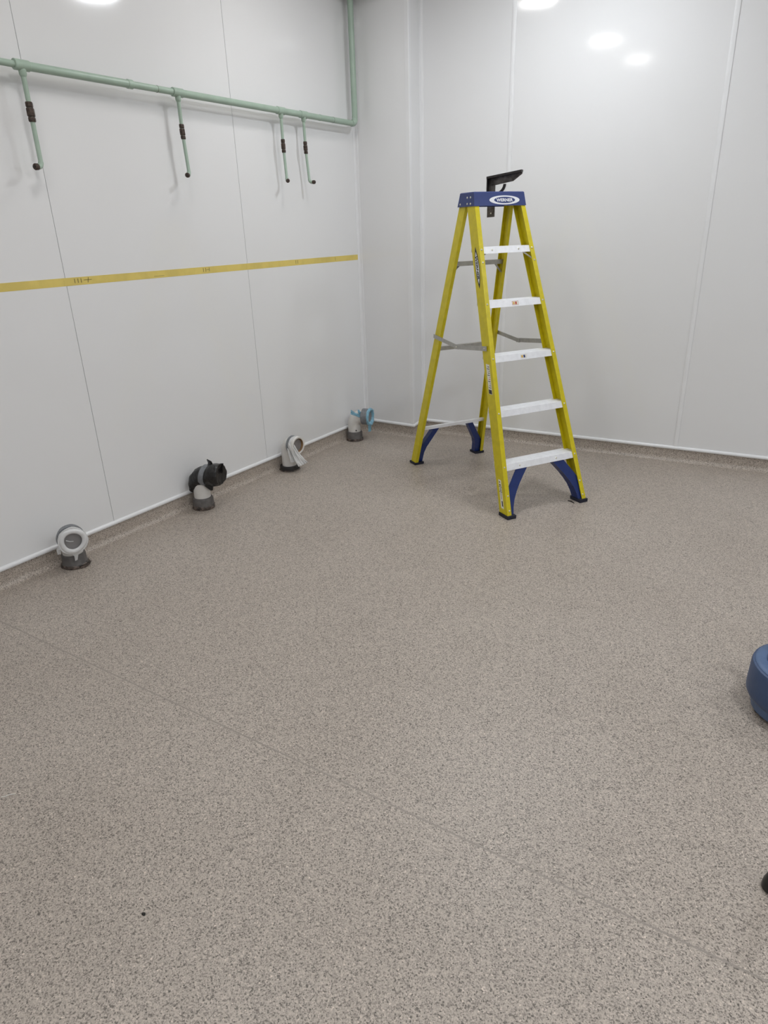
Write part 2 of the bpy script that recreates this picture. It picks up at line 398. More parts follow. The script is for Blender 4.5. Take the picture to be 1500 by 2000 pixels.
# flat-bar braces under the top tread
def bar(name, p, q, wdt, th, material, parent, up=(0, 0, 1), bevel=0.0):
    p, q = Vector(p), Vector(q); t = (q - p).normalized(); side = t.cross(Vector(up)).normalized(); u = side.cross(t)
    rings = [[tuple(c + side * (a * th / 2) + u * (b * wdt / 2)) for a, b in ((-1, -1), (1, -1), (1, 1), (-1, 1))] for c in (p, q)]
    return loft(name, rings, material, parent, bevel=bevel)
for s in (-1, 1):
    z0 = STEPS[0] - 0.014; z1 = z0 - 0.062
    bar('tread_brace', (ff(z0) - 0.03, s * (fa(z0) - 0.070), z0 - 0.012), (ff(z1) - 0.03, s * (fa(z1) - 0.006), z1 + 0.004), 0.016, 0.003, M_alu, LAD, (1, 0, 0))
    for z in (z1 - 0.003,): rivet(rails[s], ff(z), s * (fa(z) - 0.014), z, 0, TILT)
# rear cross braces
def rear_brace(z, h, material, ribs=False):
    f = rf(z) + 0.012; a = ra(z) - 0.004
    pts = [(0, 0), (0.030, 0.0), (0.030, -h), (0.027, -h), (0.027, -0.003), (0.003, -0.003), (0.003, -h), (0, -h)]
    return loft('rear_brace', [[(f + u, s * a, z + v) for u, v in pts] for s in (-1, 1)], material, LAD)
rear_brace(1.358, 0.026, M_alu2); rear_brace(0.842, 0.024, M_alu2); rear_brace(0.276, 0.018, M_alu)
for s in (-1, 1):
    bar('brace_strut', (rf(1.34) + 0.03, s * (ra(1.34) - 0.062), 1.338), (rf(1.28) + 0.03, s * (ra(1.28) - 0.006), 1.282), 0.020, 0.003, M_alu2, LAD, (1, 0, 0))
# folding spreaders
for s in (-1, 1):
    za, zm, zf = 0.902, 0.905, 0.912
    A = Vector((rf(za) + 0.012, s * (ra(za) + 0.004), za + 0.006)); Bq = Vector((ff(zf) - 0.045, s * (fa(zf) + 0.004), zf - 0.004))
    Mq = A.lerp(Bq, 0.47); Mq.z = 0.878
    d1 = (Mq - A).normalized() * 0.018; d2 = (Bq - Mq).normalized() * 0.022
    sp = bar('spreader_arm', A - d1, Mq + d1, 0.024, 0.003, M_alu2, LAD)
    bar('spreader_arm', Mq - d2 + Vector((0, s * 0.0034, 0)), Bq + d2 + Vector((0, s * 0.0034, 0)), 0.026, 0.003, M_alu2, LAD)
    rivet(sp, Mq.x, Mq.y + s * 0.005, Mq.z, s * math.pi / 2); rivet(sp, Bq.x, Bq.y + s * 0.005, Bq.z, s * math.pi / 2)
# blue corner gussets with feet
arch = [(0.150, 0.257), (0.140, 0.244), (0.116, 0.215), (0.086, 0.176), (0.060, 0.136), (0.040, 0.096), (0.028, 0.055), (0.022, 0.010)]
gf = [(0.0, 0.010), (0.0, 0.150), (0.012, 0.172), (0.072, 0.257)] + arch
gr = [(0.0, 0.010), (0.0, 0.112), (0.085, 0.258), (0.128, 0.258), (0.055, 0.122), (0.044, 0.080), (0.042, 0.010)]
for s in (-1, 1):
    def mapf(e, z, d, s=s): return (ff(z) + d, s * (fa(z) - 0.0255 - e), z)
    prism('foot_gusset', gf, mapf, -0.010, -0.014, M_gus, LAD)
    # stiffening lip along the arch
    lip = arch
    lip2 = [(e - 0.005, z + 0.002) for e, z in reversed(lip)]
    prism('gusset_lip', lip + lip2, mapf, -0.014, -0.070, M_gus, LAD)
    def mapr(e, z, d, s=s): return (rf(z) + d, s * (ra(z) - 0.020 - e), z)
    prism('foot_gusset', gr, mapr, 0.008, 0.050, M_gus, LAD, bevel=0.002)
    # rubber feet
    f, a = ff(0.0), fa(0.0)
    o = loft('rubber_foot', [[(f + u, s * (a - v), z) for u, v in ((0.004, -0.004), (-0.086, -0.004), (-0.086, 0.054), (0.004, 0.054))] for z in (0.0, 0.020)], M_navy, LAD, bevel=0.003)
    f, a = rf(0.0), ra(0.0)
    o = loft('rubber_foot', [[(f + u, s * (a - v), z) for u, v in ((-0.006, -0.006), (0.074, -0.006), (0.074, 0.066), (-0.006, 0.066))] for z in (0.0, 0.016)], M_navy, LAD, bevel=0.003)
    for z in (0.125, 0.045): rivet(rails[s], ff(z), s * (fa(z) - 0.017), z, 0, TILT)
# moulded top cap: hollow tapered tray with flared sides
def cap_ring(t, inset=0.0):
    z = ZB + (ZT - ZB) * t; w0 = 0.1749 + (0.1692 - 0.1749) * t - inset; xf = 0.0694 + (0.0503 - 0.0694) * t - inset; xr = -0.1111 + 0.0191 * t + inset
    return z, w0, xf, xr
def cap_loop(t, inset=0.0, dz=0.0):
    z, w0, xf, xr = cap_ring(t, inset)
    return [(xf, -w0, z + dz), (xf, w0, z + dz), (xr, w0, z + dz), (xr, -w0, z + dz)]
bm = bmesh.new()
add_rings(bm, [cap_loop(0.93, 0.004), cap_loop(0, 0.004), cap_loop(0), cap_loop(0.95), cap_loop(1.0, 0.004)], True)
cap = from_bm('top_cap', bm, M_blue, LAD, bevel=0.0015)
# rivets in the cap's end
for u, z in ((-0.012, 1.700), (0.022, 1.700), (-0.008, 1.668), (0.026, 1.667), (-0.083, 1.668)):
    t = (z - ZB) / (ZT - ZB); rivet(cap, u, -(0.1749 - 0.0057 * t), z, -math.pi / 2)
# oval maker's badge on the cap front
cf = lambda z: 0.0694 - 0.0191 * (z - ZB) / (ZT - ZB)
def badge_oval(nm, cy, cz, ry, rz_, mt, lift, par, n=36):
    pts = [(cy + ry * math.cos(2 * math.pi * k / n), cz + rz_ * math.sin(2 * math.pi * k / n)) for k in range(n)]
    return loft(nm, [[(cf(z) + e, y, z) for y, z in pts] for e in (0.0, lift)], mt, par)
bdg = badge_oval('badge', 0.030, 1.6835, 0.102, 0.0235, M_white, 0.0008, cap); bdg['label'] = 'white oval badge'
badge_oval('badge_field', 0.030, 1.6835, 0.071, 0.0165, M_blue, 0.0012, bdg)
me = text_mesh('WERNER', 0.112, 0.0165, 0.035)
for v in me.vertices:
    y, z = v.co.x, v.co.y; v.co = (cf(1.6835 + z) + 0.0016, 0.030 + y, 1.6835 + z)
lt = link('lettering', me, M_white, bdg)
# long pointed decal down the outside of the left front rail
def railpt(dx, z, lift=0.0):   # point on the outer web of the left front rail; dx = distance behind the front edge
    return (ff(z) - dx, -(fa(z)) - lift, z)
def lens(nm, zc, hz, wx, dxc, mt, lift, par, n=14):
    pts = []
    for k in range(n + 1):
        u = -1 + 2 * k / n; pts.append((dxc + wx * (1 - abs(u) ** 2.0), zc + hz * u))
    for k in range(n - 1, 0, -1):
        u = -1 + 2 * k / n; pts.append((dxc - wx * (1 - abs(u) ** 2.0), zc + hz * u))
    return loft(nm, [[railpt(d, z, e) for d, z in pts] for e in (0.0001, lift)], mt, par)
zc = 1.334; dec = lens('rail_decal', zc, 0.110, 0.0215, 0.040, M_navy, 0.0006, rails[-1]); dec['label'] = 'long pointed decal'
lens('decal_field', zc, 0.084, 0.0160, 0.040, M_white, 0.0010, dec)
me = text_mesh('WERNER', 0.128, 0.0185, 0.045)
for v in me.vertices:
    x, y = v.co.x, v.co.y; v.co = railpt(0.040 - y, zc - x, 0.0014)
link('lettering', me, M_ink, dec)
# printed instruction label and barcode label
def rail_rect(nm, d0, d1, z0, z1, mt, lift, par):
    return loft(nm, [[railpt(d, z, e) for d, z in ((d0, z0), (d1, z0), (d1, z1), (d0, z1))] for e in (0.0001, lift)], mt, par)
lab = rail_rect('rail_label', 0.024, 0.058, 0.665, 0.825, M_label, 0.0005, rails[-1]); lab['label'] = 'pale instruction label'
rail_rect('label_print', 0.026, 0.056, 0.667, 0.689, M_ink, 0.0009, lab)
for q in range(11):
    z = 0.698 + q * 0.0112; rail_rect('label_print', 0.028, 0.052 - 0.008 * (q % 3), z, z + 0.0035, M_red if q in (4, 5) else M_ink, 0.0009, lab)
lab = rail_rect('rail_label', 0.030, 0.056, 0.048, 0.205, M_label, 0.0005, rails[-1]); lab['label'] = 'white barcode label'
for z0, z1, d0, d1 in ((0.060, 0.090, 0.034, 0.044), (0.098, 0.136, 0.041, 0.044), (0.138, 0.141, 0.030, 0.056), (0.165, 0.168, 0.030, 0.056), (0.172, 0.182, 0.038, 0.050), (0.188, 0.196, 0.040, 0.050), (0.146, 0.150, 0.034, 0.050), (0.155, 0.158, 0.034, 0.048)):
    rail_rect('label_print', d0, d1, z0, z1, M_ink if z1 - z0 > 0.02 or z1 - z0 < 0.0035 else M_pencil, 0.0009, lab)

# ------------------------------------------------------------------ iron shelf bracket resting on the cap
yaw = -0.5463; fr = Vector((math.cos(yaw), math.sin(yaw), 0)); ac = Vector((-math.sin(yaw), math.cos(yaw), 0))
BP = Vector((-1.7934, 3.9069, 0)) + ac * 0.062 + fr * -0.160
u_dir = (ac * math.cos(math.radians(52)) + fr * math.sin(math.radians(52)))
br = tag(empty('shelf_bracket', (BP.x, BP.y, 1.597), math.atan2(u_dir.y, u_dir.x)), 'dark iron shelf bracket hooked over the blue top of the ladder', 'bracket')
# local x along the arm, z up, y sideways
bx = lambda pts, d0, d1, nm, mt, par=None: prism(nm, pts, lambda u, v, d: (u, d, v), d0, d1, mt, par or br)
H0 = 0.213; AR = 0.205; RISE = 0.028
leg = bx([(0.0, 0.0), (0.046, 0.002), (0.046, H0), (0.0, H0)], -0.003, 0.003, 'upright', M_iron2)
bx([(0.0, 0.10), (0.006, 0.10), (0.006, H0 + 0.001), (0.0, H0)], -0.026, 0.003, 'upright_flange', M_iron)
arm = bx([(0.0, H0 - 0.002), (AR, H0 + RISE - 0.004), (AR, H0 + RISE - 0.016), (AR - 0.052, H0 + RISE - 0.052), (0.046, H0 - 0.040), (0.0, H0 - 0.045)], -0.003, 0.003, 'arm', M_iron2)
bx([(0.0, H0 - 0.006), (AR + 0.003, H0 + RISE - 0.008), (AR + 0.003, H0 + RISE + 0.004), (0.0, H0 + 0.006)], -0.030, 0.004, 'arm_flange', M_iron)
cpts = arc((0.052, H0 - 0.034), 0.058, -2, -92, 10); ci = arc((0.052, H0 - 0.034), 0.044, -92, -2, 10)
bx(cpts + ci, -0.006, 0.006, 'curved_stay', M_iron)
bm = bmesh.new(); bmesh.ops.create_uvsphere(bm, u_segments=10, v_segments=6, radius=0.0042, matrix=Matrix.Translation((0.024, -0.0035, 0.022)) @ Matrix.Diagonal((1, 0.4, 1, 1)))
from_bm('screw_head', bm, M_rivet, leg, True)

# ------------------------------------------------------------------ green pipework on the left wall
PX = -3.100; PZ = 2.236
pw = tag(empty('pipework', (PX, 1.984, PZ)), 'pale green painted pipework with four capped drops along the left wall', 'pipework')
O = Vector((PX, 1.984, PZ))
def P(y, z=PZ, dx=0.0): return tuple(Vector((PX + dx, y, z)) - O)
tube('supply_pipe', [P(0.2), P(2.0)], 0.0135, M_green, pw)
tube('supply_pipe', [P(2.0), P(2.535)], 0.0178, M_green, pw)
tube('supply_pipe', [P(2.535), P(2.82)], 0.0155, M_green, pw)
mp = tube('supply_pipe', [P(2.82), P(4.385)], 0.0180, M_green, pw)
# elbow and riser
el = [Vector(P(4.375))] + [Vector((0, 4.385 + 0.032 * math.sin(math.radians(a)) - 1.984, 0.032 - 0.032 * math.cos(math.radians(a)))) for a in range(0, 91, 15)] + [Vector(P(4.417, PZ + 0.045))]
tube('elbow', el, [0.0205] * len(el), M_green, pw)
tube('riser', [P(4.417, PZ + 0.03), P(4.417, 2.992)], 0.0200, M_green, pw)
def pipe_ring(y, r, wd, mt, nm='coupling'): return tube(nm, [P(y - wd / 2), P(y - wd / 2 + 0.002), P(y + wd / 2 - 0.002), P(y + wd / 2)], [r - 0.002, r, r, r - 0.002], mt, pw)
pipe_ring(2.532, 0.0205, 0.030, M_green); pipe_ring(2.695, 0.0165, 0.004, M_brass, 'joint_ring'); pipe_ring(4.160, 0.0188, 0.005, M_rub, 'joint_ring')
pipe_ring(4.02, 0.0192, 0.012, M_green)
def hexring(r): return [(r * math.cos(math.radians(60 * k + 15)), r * math.sin(math.radians(60 * k + 15))) for k in range(6)]
def drop(y, r, zv, zl, zb, out, lean=(0, 0)):
    # tee on the main pipe
    te = tube('tee', [P(y - 0.034), P(y - 0.032), P(y + 0.032), P(y + 0.034)], [0.0195, 0.0215, 0.0215, 0.0195], M_green, pw)
    tube('tee_outlet', [P(y, PZ), P(y, PZ - 0.034), P(y, PZ - 0.042)], [r + 0.006, r + 0.005, r + 0.001], M_green, te)
    br_ = tube('drop_pipe', [P(y, PZ - 0.02), P(y, zv)], r, M_green, pw)
    ex, ey = lean
    path = [Vector(P(y, zv)), Vector(P(y + ey, zb + 0.022, ex))]
    end = path[-1]; o = Vector(out).normalized(); R = 0.022
    for a in range(15, 91, 15):
        q = math.radians(a); path.append(end + o * (R - R * math.cos(q)) + Vector((0, 0, -R * math.sin(q))))
    path.append(path[-1] + o * 0.006)
    lo = tube('drop_pipe', path, [r * 0.95] * 2 + [r * 1.12] * (len(path) - 2), M_green, pw)
    # union valve: nut, body, nut
    k = r / 0.011
    v = empty_part = None
    segs = [(zv + zl * 0.5, zv + zl * 0.22, 0.0165 * k), (zv + zl * 0.2, zv - zl * 0.24, 0.0178 * k), (zv - zl * 0.26, zv - zl * 0.5, 0.0165 * k)]
    body = None
    for i, (z1, z0, rr) in enumerate(segs):
        hr = hexring(rr)
        c0_ = Vector(P(y, 0)); 
        shift = lambda z: (ex * max(0, (zv - z)) / max(zv - zb, 0.01), ey * max(0, (zv - z)) / max(zv - zb, 0.01))
        rings = []
        for z, sc in ((z0, 0.88), (z0 + 0.004, 1.0), (z1 - 0.004, 1.0), (z1, 0.88)):
            sx, sy = shift(z); rings.append([(c0_.x + sx + a * sc, c0_.y + sy + b * sc, z - O.z) for a, b in hr])
        loft(('union_nut', 'valve_body', 'union_nut')[i], rings, M_brass, br_)
    e = path[-1]
    cp = tube('end_cap', [e - o * 0.002, e, e + o * 0.014, e + o * 0.018], [r * 1.1, r * 1.32, r * 1.32, r * 0.9], M_brass, lo, n=10)
    tube('cap_plug', [e + o * 0.0175, e + o * 0.0195], [r * 0.55, r * 0.5], M_iron, lo, n=8)
drop(1.984, 0.0105, 2.064, 0.076, 1.852, (0.35, -0.95, -0.05))
drop(2.828, 0.0094, 2.058, 0.070, 1.852, (0.55, -0.85, -0.05), (0, 0.010))
drop(3.633, 0.0090, 2.046, 0.074, 1.850, (0.75, -0.65, 0), (0, 0.010))
drop(3.850, 0.0090, 2.051, 0.070, 1.850, (0.97, 0.05, 0), (0, 0.018))

# ------------------------------------------------------------------ yellow masking tape on the left wall
tp = tag(box('masking_tape', (LX, 0.2, 1.3435), (LX + 0.0006, 4.474, 1.3805), M_tape), 'long strip of yellow masking tape across the left wall', 'tape')
for y0, y1, mz in ((2.02, 2.075, 1.362), (2.50, 2.60, 1.353), (3.27, 3.36, 1.362), (4.19, 4.476, 1.363)):
    box('tape_patch', (LX + 0.0005, y0, 1.3440), (LX + 0.0010, y1, 1.3800), M_tape, tp)
def mark(y, z0, z1, lean=0.0, wd=0.003):
    loft('pencil_mark', [[(LX + d, y + lean * (z - z0) / max(z1 - z0, 1e-4) + e, z) for z, e in ((z0, 0), (z0, wd), (z1, wd), (z1, 0))] for d in (0.0009, 0.0013)], M_pencil, tp)
for y in (2.077, 2.095, 2.112): mark(y, 1.354, 1.374)
mark(2.148, 1.352, 1.376, 0.006); mark(2.128, 1.364, 1.366, 0, 0.045)
for y in (2.912, 2.930): mark(y, 1.353, 1.375)
mark(2.936, 1.363, 1.365, 0, 0.022); mark(2.958, 1.355, 1.375)
for y in (3.745, 3.765): mark(y, 1.353, 1.375)
mark(4.19, 1.352, 1.374, 0, 0.002); mark(2.555, 1.352, 1.3535, 0, 0.07)

# ------------------------------------------------------------------ capped soil pipes standing on the floor along the left wall
def wobble(seed, amp, f1=3, f2=7):
    rg = random.Random(seed); ph = [rg.uniform(0, 6.28) for _ in range(6)]
    return lambda i, a: amp * (0.6 * math.sin(f1 * a + ph[0] + i * 0.9) + 0.4 * math.sin(f2 * a + ph[1] - i * 1.7) + 0.3 * math.sin(2 * a + ph[2] + i * 2.1))
def lathe_z(name, prof, material, parent, n=28, wob=None, cap=True):
    rings = []
    for i, (r, z) in enumerate(prof):
        rings.append([(r * (1 + (wob(i, 2 * math.pi * k / n) if wob else 0)) * math.cos(2 * math.pi * k / n), r * (1 + (wob(i, 2 * math.pi * k / n) if wob else 0)) * math.sin(2 * math.pi * k / n), z) for k in range(n)])
    return loft(name, rings, material, parent, True, cap)
def soil_pipe(x, y, ang, label, zm, reach, r=0.050, mr=0.056):
    e = tag(empty('soil_pipe', (x, y, 0), math.radians(ang)), label, 'pipe', 'capped soil pipes along the left wall')
    Rb = max(0.03, min(reach - 0.052, 0.07))
    path = [Vector((0, 0, 0.012)), Vector((0, 0, max(zm - Rb - 0.004, 0.03)))]
    for a in range(0, 91, 10):
        q = math.radians(a); path.append(Vector((Rb - Rb * math.cos(q), 0, zm - Rb + Rb * math.sin(q))))
    path.append(Vector((reach - 0.045, 0, zm)))
    radii = [r] * len(path)
    tube('pipe_bend', path, radii, M_pvc, e, n=28)
    # socket with a recessed mouth
    sx = [(reach - 0.055, r * 0.99), (reach - 0.048, mr), (reach - 0.002, mr), (reach, mr - 0.003), (reach - 0.001, mr - 0.008), (reach - 0.035, mr - 0.010)]
    so = tube('socket', [Vector((a, 0, zm)) for a, b in sx], [b for a, b in sx], M_pvc, e, n=28, cap=False) if False else None
    n = 28
    rings = [[(a, b * math.cos(2 * math.pi * k / n), zm + b * math.sin(2 * math.pi * k / n)) for k in range(n)] for a, b in sx]
    so = loft('socket', rings, M_pvc, e, True)
    return e
def ring_x(name, x0, x1, r, zm, material, parent, wob=None, th=0.003, n=36, flare=0.0, rings_n=4):
    """band round a socket whose axis is the local x axis"""
    out = []
    for i in range(rings_n + 1):
        t = i / rings_n; x = x0 + (x1 - x0) * t
        out.append((x, r + th + flare * t))
    inn = [(x1, r), (x0, r)]
    prof = [(x0, r)] + out + [(x1, r)]
    rg = [[(a, b * (1 + (wob(i, 2 * math.pi * k / n) if wob else 0)) * math.cos(2 * math.pi * k / n), zm + b * (1 + (wob(i, 2 * math.pi * k / n) if wob else 0)) * math.sin(2 * math.pi * k / n)) for k in range(n)] for i, (a, b) in enumerate(prof)]
    return loft(name, rg, material, parent, True, cap=False)
def disc_x(name, x, r, zm, material, parent, wob=None, bulge=0.0, n=36):
    rg = [[(x - bulge * (1 - q * q), q * r * (1 + (wob(0, 2 * math.pi * k / n) if wob else 0)) * math.cos(2 * math.pi * k / n), zm + q * r * (1 + (wob(0, 2 * math.pi * k / n) if wob else 0)) * math.sin(2 * math.pi * k / n)) for k in range(n)] for q in (1.0, 0.75, 0.5, 0.25, 0.02)]
    return loft(name, rg, material, parent, True, cap=False)
def ribbon(name, pts, widths, wdir, material, parent, seed=1, amp=0.004, n=6):
    """loose crumpled strip of film following pts, with real thickness"""
    rg = random.Random(seed); pts = [Vector(p) for p in pts]; wd = Vector(wdir).normalized(); rings = []
    for i, p in enumerate(pts):
        t = (pts[min(i + 1, len(pts) - 1)] - pts[max(i - 1, 0)]).normalized(); nn = t.cross(wd).normalized()
        off = [rg.uniform(-amp, amp) for _ in range(n)]
        top = [p + wd * widths[i] * (k / (n - 1) - 0.5) + nn * (off[k] + 0.0008) for k in range(n)]
        bot = [p + wd * widths[i] * (k / (n - 1) - 0.5) + nn * (off[k] - 0.0008) for k in reversed(range(n))]
        rings.append(top + bot)
    return loft(name, rings, material, parent)

# 1: nearest, milky polythene stretched over the mouth
zm, rc = 0.168, 0.092
e1 = soil_pipe(-3.080, 1.712, -22, 'soil pipe with milky film stretched over its mouth, nearest the camera', zm, rc, mr=0.058)
lathe_z('floor_collar', [(0.058, 0.0), (0.063, 0.004), (0.063, 0.018), (0.060, 0.022), (0.059, 0.060), (0.056, 0.068), (0.050, 0.070)], M_rub, e1, wob=wobble(2, 0.01))
lathe_z('sealant', [(0.064, 0.0), (0.068, 0.004), (0.067, 0.014), (0.062, 0.019)], M_seal, e1, wob=wobble(3, 0.05, 4, 9))
sk = ribbon('sealant_scrap', [(0.075, 0.01, 0.006), (0.070, 0.036, 0.007), (0.052, 0.060, 0.010), (0.030, 0.072, 0.014)], [0.012, 0.016, 0.016, 0.008], (0.3, 0.2, 1), M_seal, e1, 4, 0.002)
ring_x('film_wrap', rc - 0.030, rc + 0.004, 0.058, zm, M_film, e1, wob=wobble(5, 0.035, 3, 8), th=0.006, flare=0.006)
tor = [[(rc + 0.004 + 0.008 * math.sin(b), (0.053 + 0.012 * math.cos(b)) * (1 + 0.03 * math.sin(3 * a + 1)) * math.cos(a), zm + (0.053 + 0.012 * math.cos(b)) * (1 + 0.03 * math.sin(3 * a + 1)) * math.sin(a)) for b in [2 * math.pi * j / 10 for j in range(10)]] for a in [2 * math.pi * k / 36 for k in range(37)]]
loft('film_rim', tor, M_film, e1, True, cap=False)
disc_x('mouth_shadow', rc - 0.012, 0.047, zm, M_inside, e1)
fc = disc_x('film_cover', rc + 0.001, 0.050, zm, M_clear, e1, bulge=0.004)
ribbon('film_crease', [(rc - 0.006, -0.030, zm + 0.008), (rc - 0.008, -0.012, zm - 0.003), (rc - 0.008, 0.004, zm - 0.006)], [0.006, 0.005, 0.003], (0, 0.3, 1), M_film, e1, 6, 0.001)
lathe = ring_x('tape_band', rc - 0.062, rc - 0.034, 0.057, zm, M_duct, e1, wob=wobble(7, 0.02), th=0.010)
ribbon('film_tail', [(rc - 0.02, -0.052, zm - 0.010), (rc - 0.03, -0.066, zm - 0.040), (rc - 0.04, -0.070, zm - 0.070)], [0.040, 0.050, 0.035], (1, 0.2, 0.3), M_film, e1, 8, 0.005)
ribbon('film_tail', [(rc - 0.004, 0.0, zm - 0.060), (rc - 0.012, 0.002, zm - 0.085), (rc - 0.018, -0.002, zm - 0.115)], [0.050, 0.020, 0.012], (0, 1, 0), M_film, e1, 9, 0.003)

# 2: black bag held by duct tape
zm, rc = 0.222, 0.128
e2 = soil_pipe(-3.082, 2.600, 14, 'soil pipe bagged in black polythene with a silver tape band', zm, rc)
lathe_z('floor_collar', [(0.060, 0.012), (0.064, 0.016), (0.062, 0.062), (0.057, 0.070), (0.050, 0.072)], M_rub, e2, wob=wobble(12, 0.015))
lathe_z('sealant', [(0.066, 0.0), (0.068, 0.006), (0.067, 0.014), (0.062, 0.018), (0.066, 0.021), (0.062, 0.026)], M_seal, e2, wob=wobble(13, 0.03, 3, 8))
n = 40; wv = wobble(14, 0.075, 3, 8)
prof = [(-0.052, 0.030, -0.075), (-0.048, 0.060, -0.062), (-0.020, 0.064, -0.038), (0.010, 0.063, -0.020), (0.040, 0.061, -0.010), (0.068, 0.060, -0.004), (0.085, 0.066, 0.0), (0.110, 0.068, 0.002), (0.146, 0.066, 0.006), (0.154, 0.060, 0.007), (0.146, 0.030, 0.006), (0.142, 0.004, 0.006)]
rg = []
for i, (x, r_, dz) in enumerate(prof):
    am = 0.25 if 3 <= i <= 5 else 1.0
    rg.append([(x, r_ * (1 + am * wv(i, 2 * math.pi * k / n)) * math.cos(2 * math.pi * k / n), zm + dz + 0.006 * 0 + r_ * (1 + am * wv(i, 2 * math.pi * k / n)) * math.sin(2 * math.pi * k / n)) for k in range(n)])
loft('black_bag', rg, M_bag, e2, True)
# taped waist, following the slant of the bag
rg = []
for i, (x, r_, sl_) in enumerate([(0.030, 0.060, 0), (0.030, 0.0655, 0), (0.046, 0.0660, 0), (0.064, 0.0655, 0), (0.064, 0.060, 0)]):
    rg.append([(x + 0.012 * math.sin(2 * math.pi * k / n), r_ * math.cos(2 * math.pi * k / n), zm - 0.007 + r_ * math.sin(2 * math.pi * k / n)) for k in range(n)])
loft('tape_band', rg, M_duct, e2, True, cap=False)
ribbon('bag_tuft', [(0.086, 0.0, zm + 0.055), (0.082, 0.004, zm + 0.078), (0.066, 0.006, zm + 0.092)], [0.034, 0.022, 0.008], (0.5, 1, 0), M_bag, e2, 15, 0.004)
ribbon('bag_corner', [(0.100, 0.012, zm + 0.034), (0.130, 0.018, zm + 0.038), (0.158, 0.020, zm + 0.038)], [0.050, 0.056, 0.062], (0.1, 0.25, 1), M_bag, e2, 16, 0.003)
ribbon('bag_tail', [(0.060, -0.010, zm - 0.062), (0.072, -0.006, zm - 0.088), (0.070, 0.0, zm - 0.104)], [0.060, 0.036, 0.012], (0.4, 1, 0), M_bag, e2, 17, 0.004)
ribbon('bag_tail', [(-0.040, -0.034, zm - 0.060), (-0.050, -0.046, zm - 0.080), (-0.052, -0.046, zm - 0.100)], [0.030, 0.036, 0.026], (0.6, -0.6, 0), M_bag, e2, 18, 0.004)

# 3: white tail of film hanging from an open mouth
zm, rc = 0.190, 0.098
e3 = soil_pipe(-3.084, 3.415, -4, 'soil pipe with open brown-rimmed mouth and hanging white film', zm, rc)
lathe_z('floor_collar', [(0.062, 0.0), (0.068, 0.004), (0.069, 0.022), (0.066, 0.032), (0.056, 0.034), (0.050, 0.033)], M_rub2, e3, wob=wobble(22, 0.015))
lathe_z('sealant', [(0.070, 0.0), (0.075, 0.003), (0.070, 0.007)], M_seal, e3, wob=wobble(23, 0.03, 4, 9))
n = 36
loft('mouth_rim', [[(a, b * math.cos(2 * math.pi * k / n), zm + b * math.sin(2 * math.pi * k / n)) for k in range(n)] for a, b in ((rc - 0.012, 0.056), (rc - 0.012, 0.063), (rc + 0.002, 0.064), (rc + 0.007, 0.060), (rc + 0.006, 0.050), (rc - 0.004, 0.047))], M_pvc, e3, True, cap=False)
loft('sealing_ring', [[(a, b * math.cos(2 * math.pi * k / n), zm + b * math.sin(2 * math.pi * k / n)) for k in range(n)] for a, b in ((rc + 0.003, 0.0495), (rc + 0.0045, 0.0475), (rc - 0.004, 0.0430), (rc - 0.012, 0.0430))], M_rim, e3, True, cap=False)
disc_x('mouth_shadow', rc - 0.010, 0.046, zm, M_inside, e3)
ring_x('tape_band', rc - 0.056, rc - 0.030, 0.0575, zm, M_duct, e3, wob=wobble(25, 0.012), th=0.005)
ring_x('film_wrap', rc - 0.032, rc - 0.006, 0.060, zm, M_film, e3, wob=wobble(26, 0.03), th=0.003)
ribbon('film_tail', [(rc - 0.014, -0.056, zm + 0.034), (rc + 0.004, -0.052, zm - 0.010), (rc + 0.014, -0.034, zm - 0.060), (rc + 0.026, -0.014, zm - 0.105), (rc + 0.034, 0.004, zm - 0.135)], [0.030, 0.042, 0.052, 0.066, 0.076], (0.35, 1, 0.25), M_film, e3, 27, 0.006, n=9)
ribbon('film_tail', [(rc - 0.03, -0.054, zm - 0.010), (rc - 0.020, -0.050, zm - 0.050), (rc - 0.010, -0.044, zm - 0.110)], [0.030, 0.040, 0.044], (0.6, 1, 0), M_film, e3, 28, 0.005, n=7)

# 4: in the corner, blue film and wide silver tape
zm, rc = 0.196, 0.142
e4 = soil_pipe(-3.092, 4.225, 12, 'soil pipe in the corner with light blue film and wide silver tape', zm, rc)
lathe_z('floor_collar', [(0.058, 0.010), (0.062, 0.014), (0.061, 0.064), (0.058, 0.072), (0.050, 0.073)], M_rub, e4, wob=wobble(32, 0.012))
lathe_z('sealant', [(0.062, 0.0), (0.068, 0.003), (0.066, 0.016), (0.061, 0.020)], M_seal, e4, wob=wobble(33, 0.03))
ring_x('tape_band', rc - 0.062, rc - 0.008, 0.0575, zm, M_duct, e4, wob=wobble(34, 0.012), th=0.006)
wv = wobble(35, 0.05, 3, 9)
loft('film_rim', [[(a + 0.003 * wv(i, 2 * math.pi * k / n) / 0.05, b * (1 + wv(i, 2 * math.pi * k / n)) * math.cos(2 * math.pi * k / n), zm + b * (1 + wv(i, 2 * math.pi * k / n)) * math.sin(2 * math.pi * k / n)) for k in range(n)] for i, (a, b) in enumerate(((rc - 0.012, 0.059), (rc - 0.010, 0.068), (rc + 0.006, 0.066), (rc + 0.008, 0.056), (rc + 0.002, 0.046), (rc - 0.010, 0.040)))], M_bluefilm, e4, True, cap=False)
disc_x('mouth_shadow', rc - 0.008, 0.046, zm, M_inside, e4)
disc_x('film_cover', rc - 0.003, 0.048, zm, M_bluefilm, e4, bulge=0.0) if False else None
ribbon('film_tail', [(rc - 0.062, -0.040, zm + 0.012), (rc - 0.090, -0.085, zm + 0.034), (rc - 0.105, -0.135, zm + 0.066)], [0.030, 0.022, 0.034], (0.2, 0.2, 1), M_bluefilm, e4, 37, 0.004)
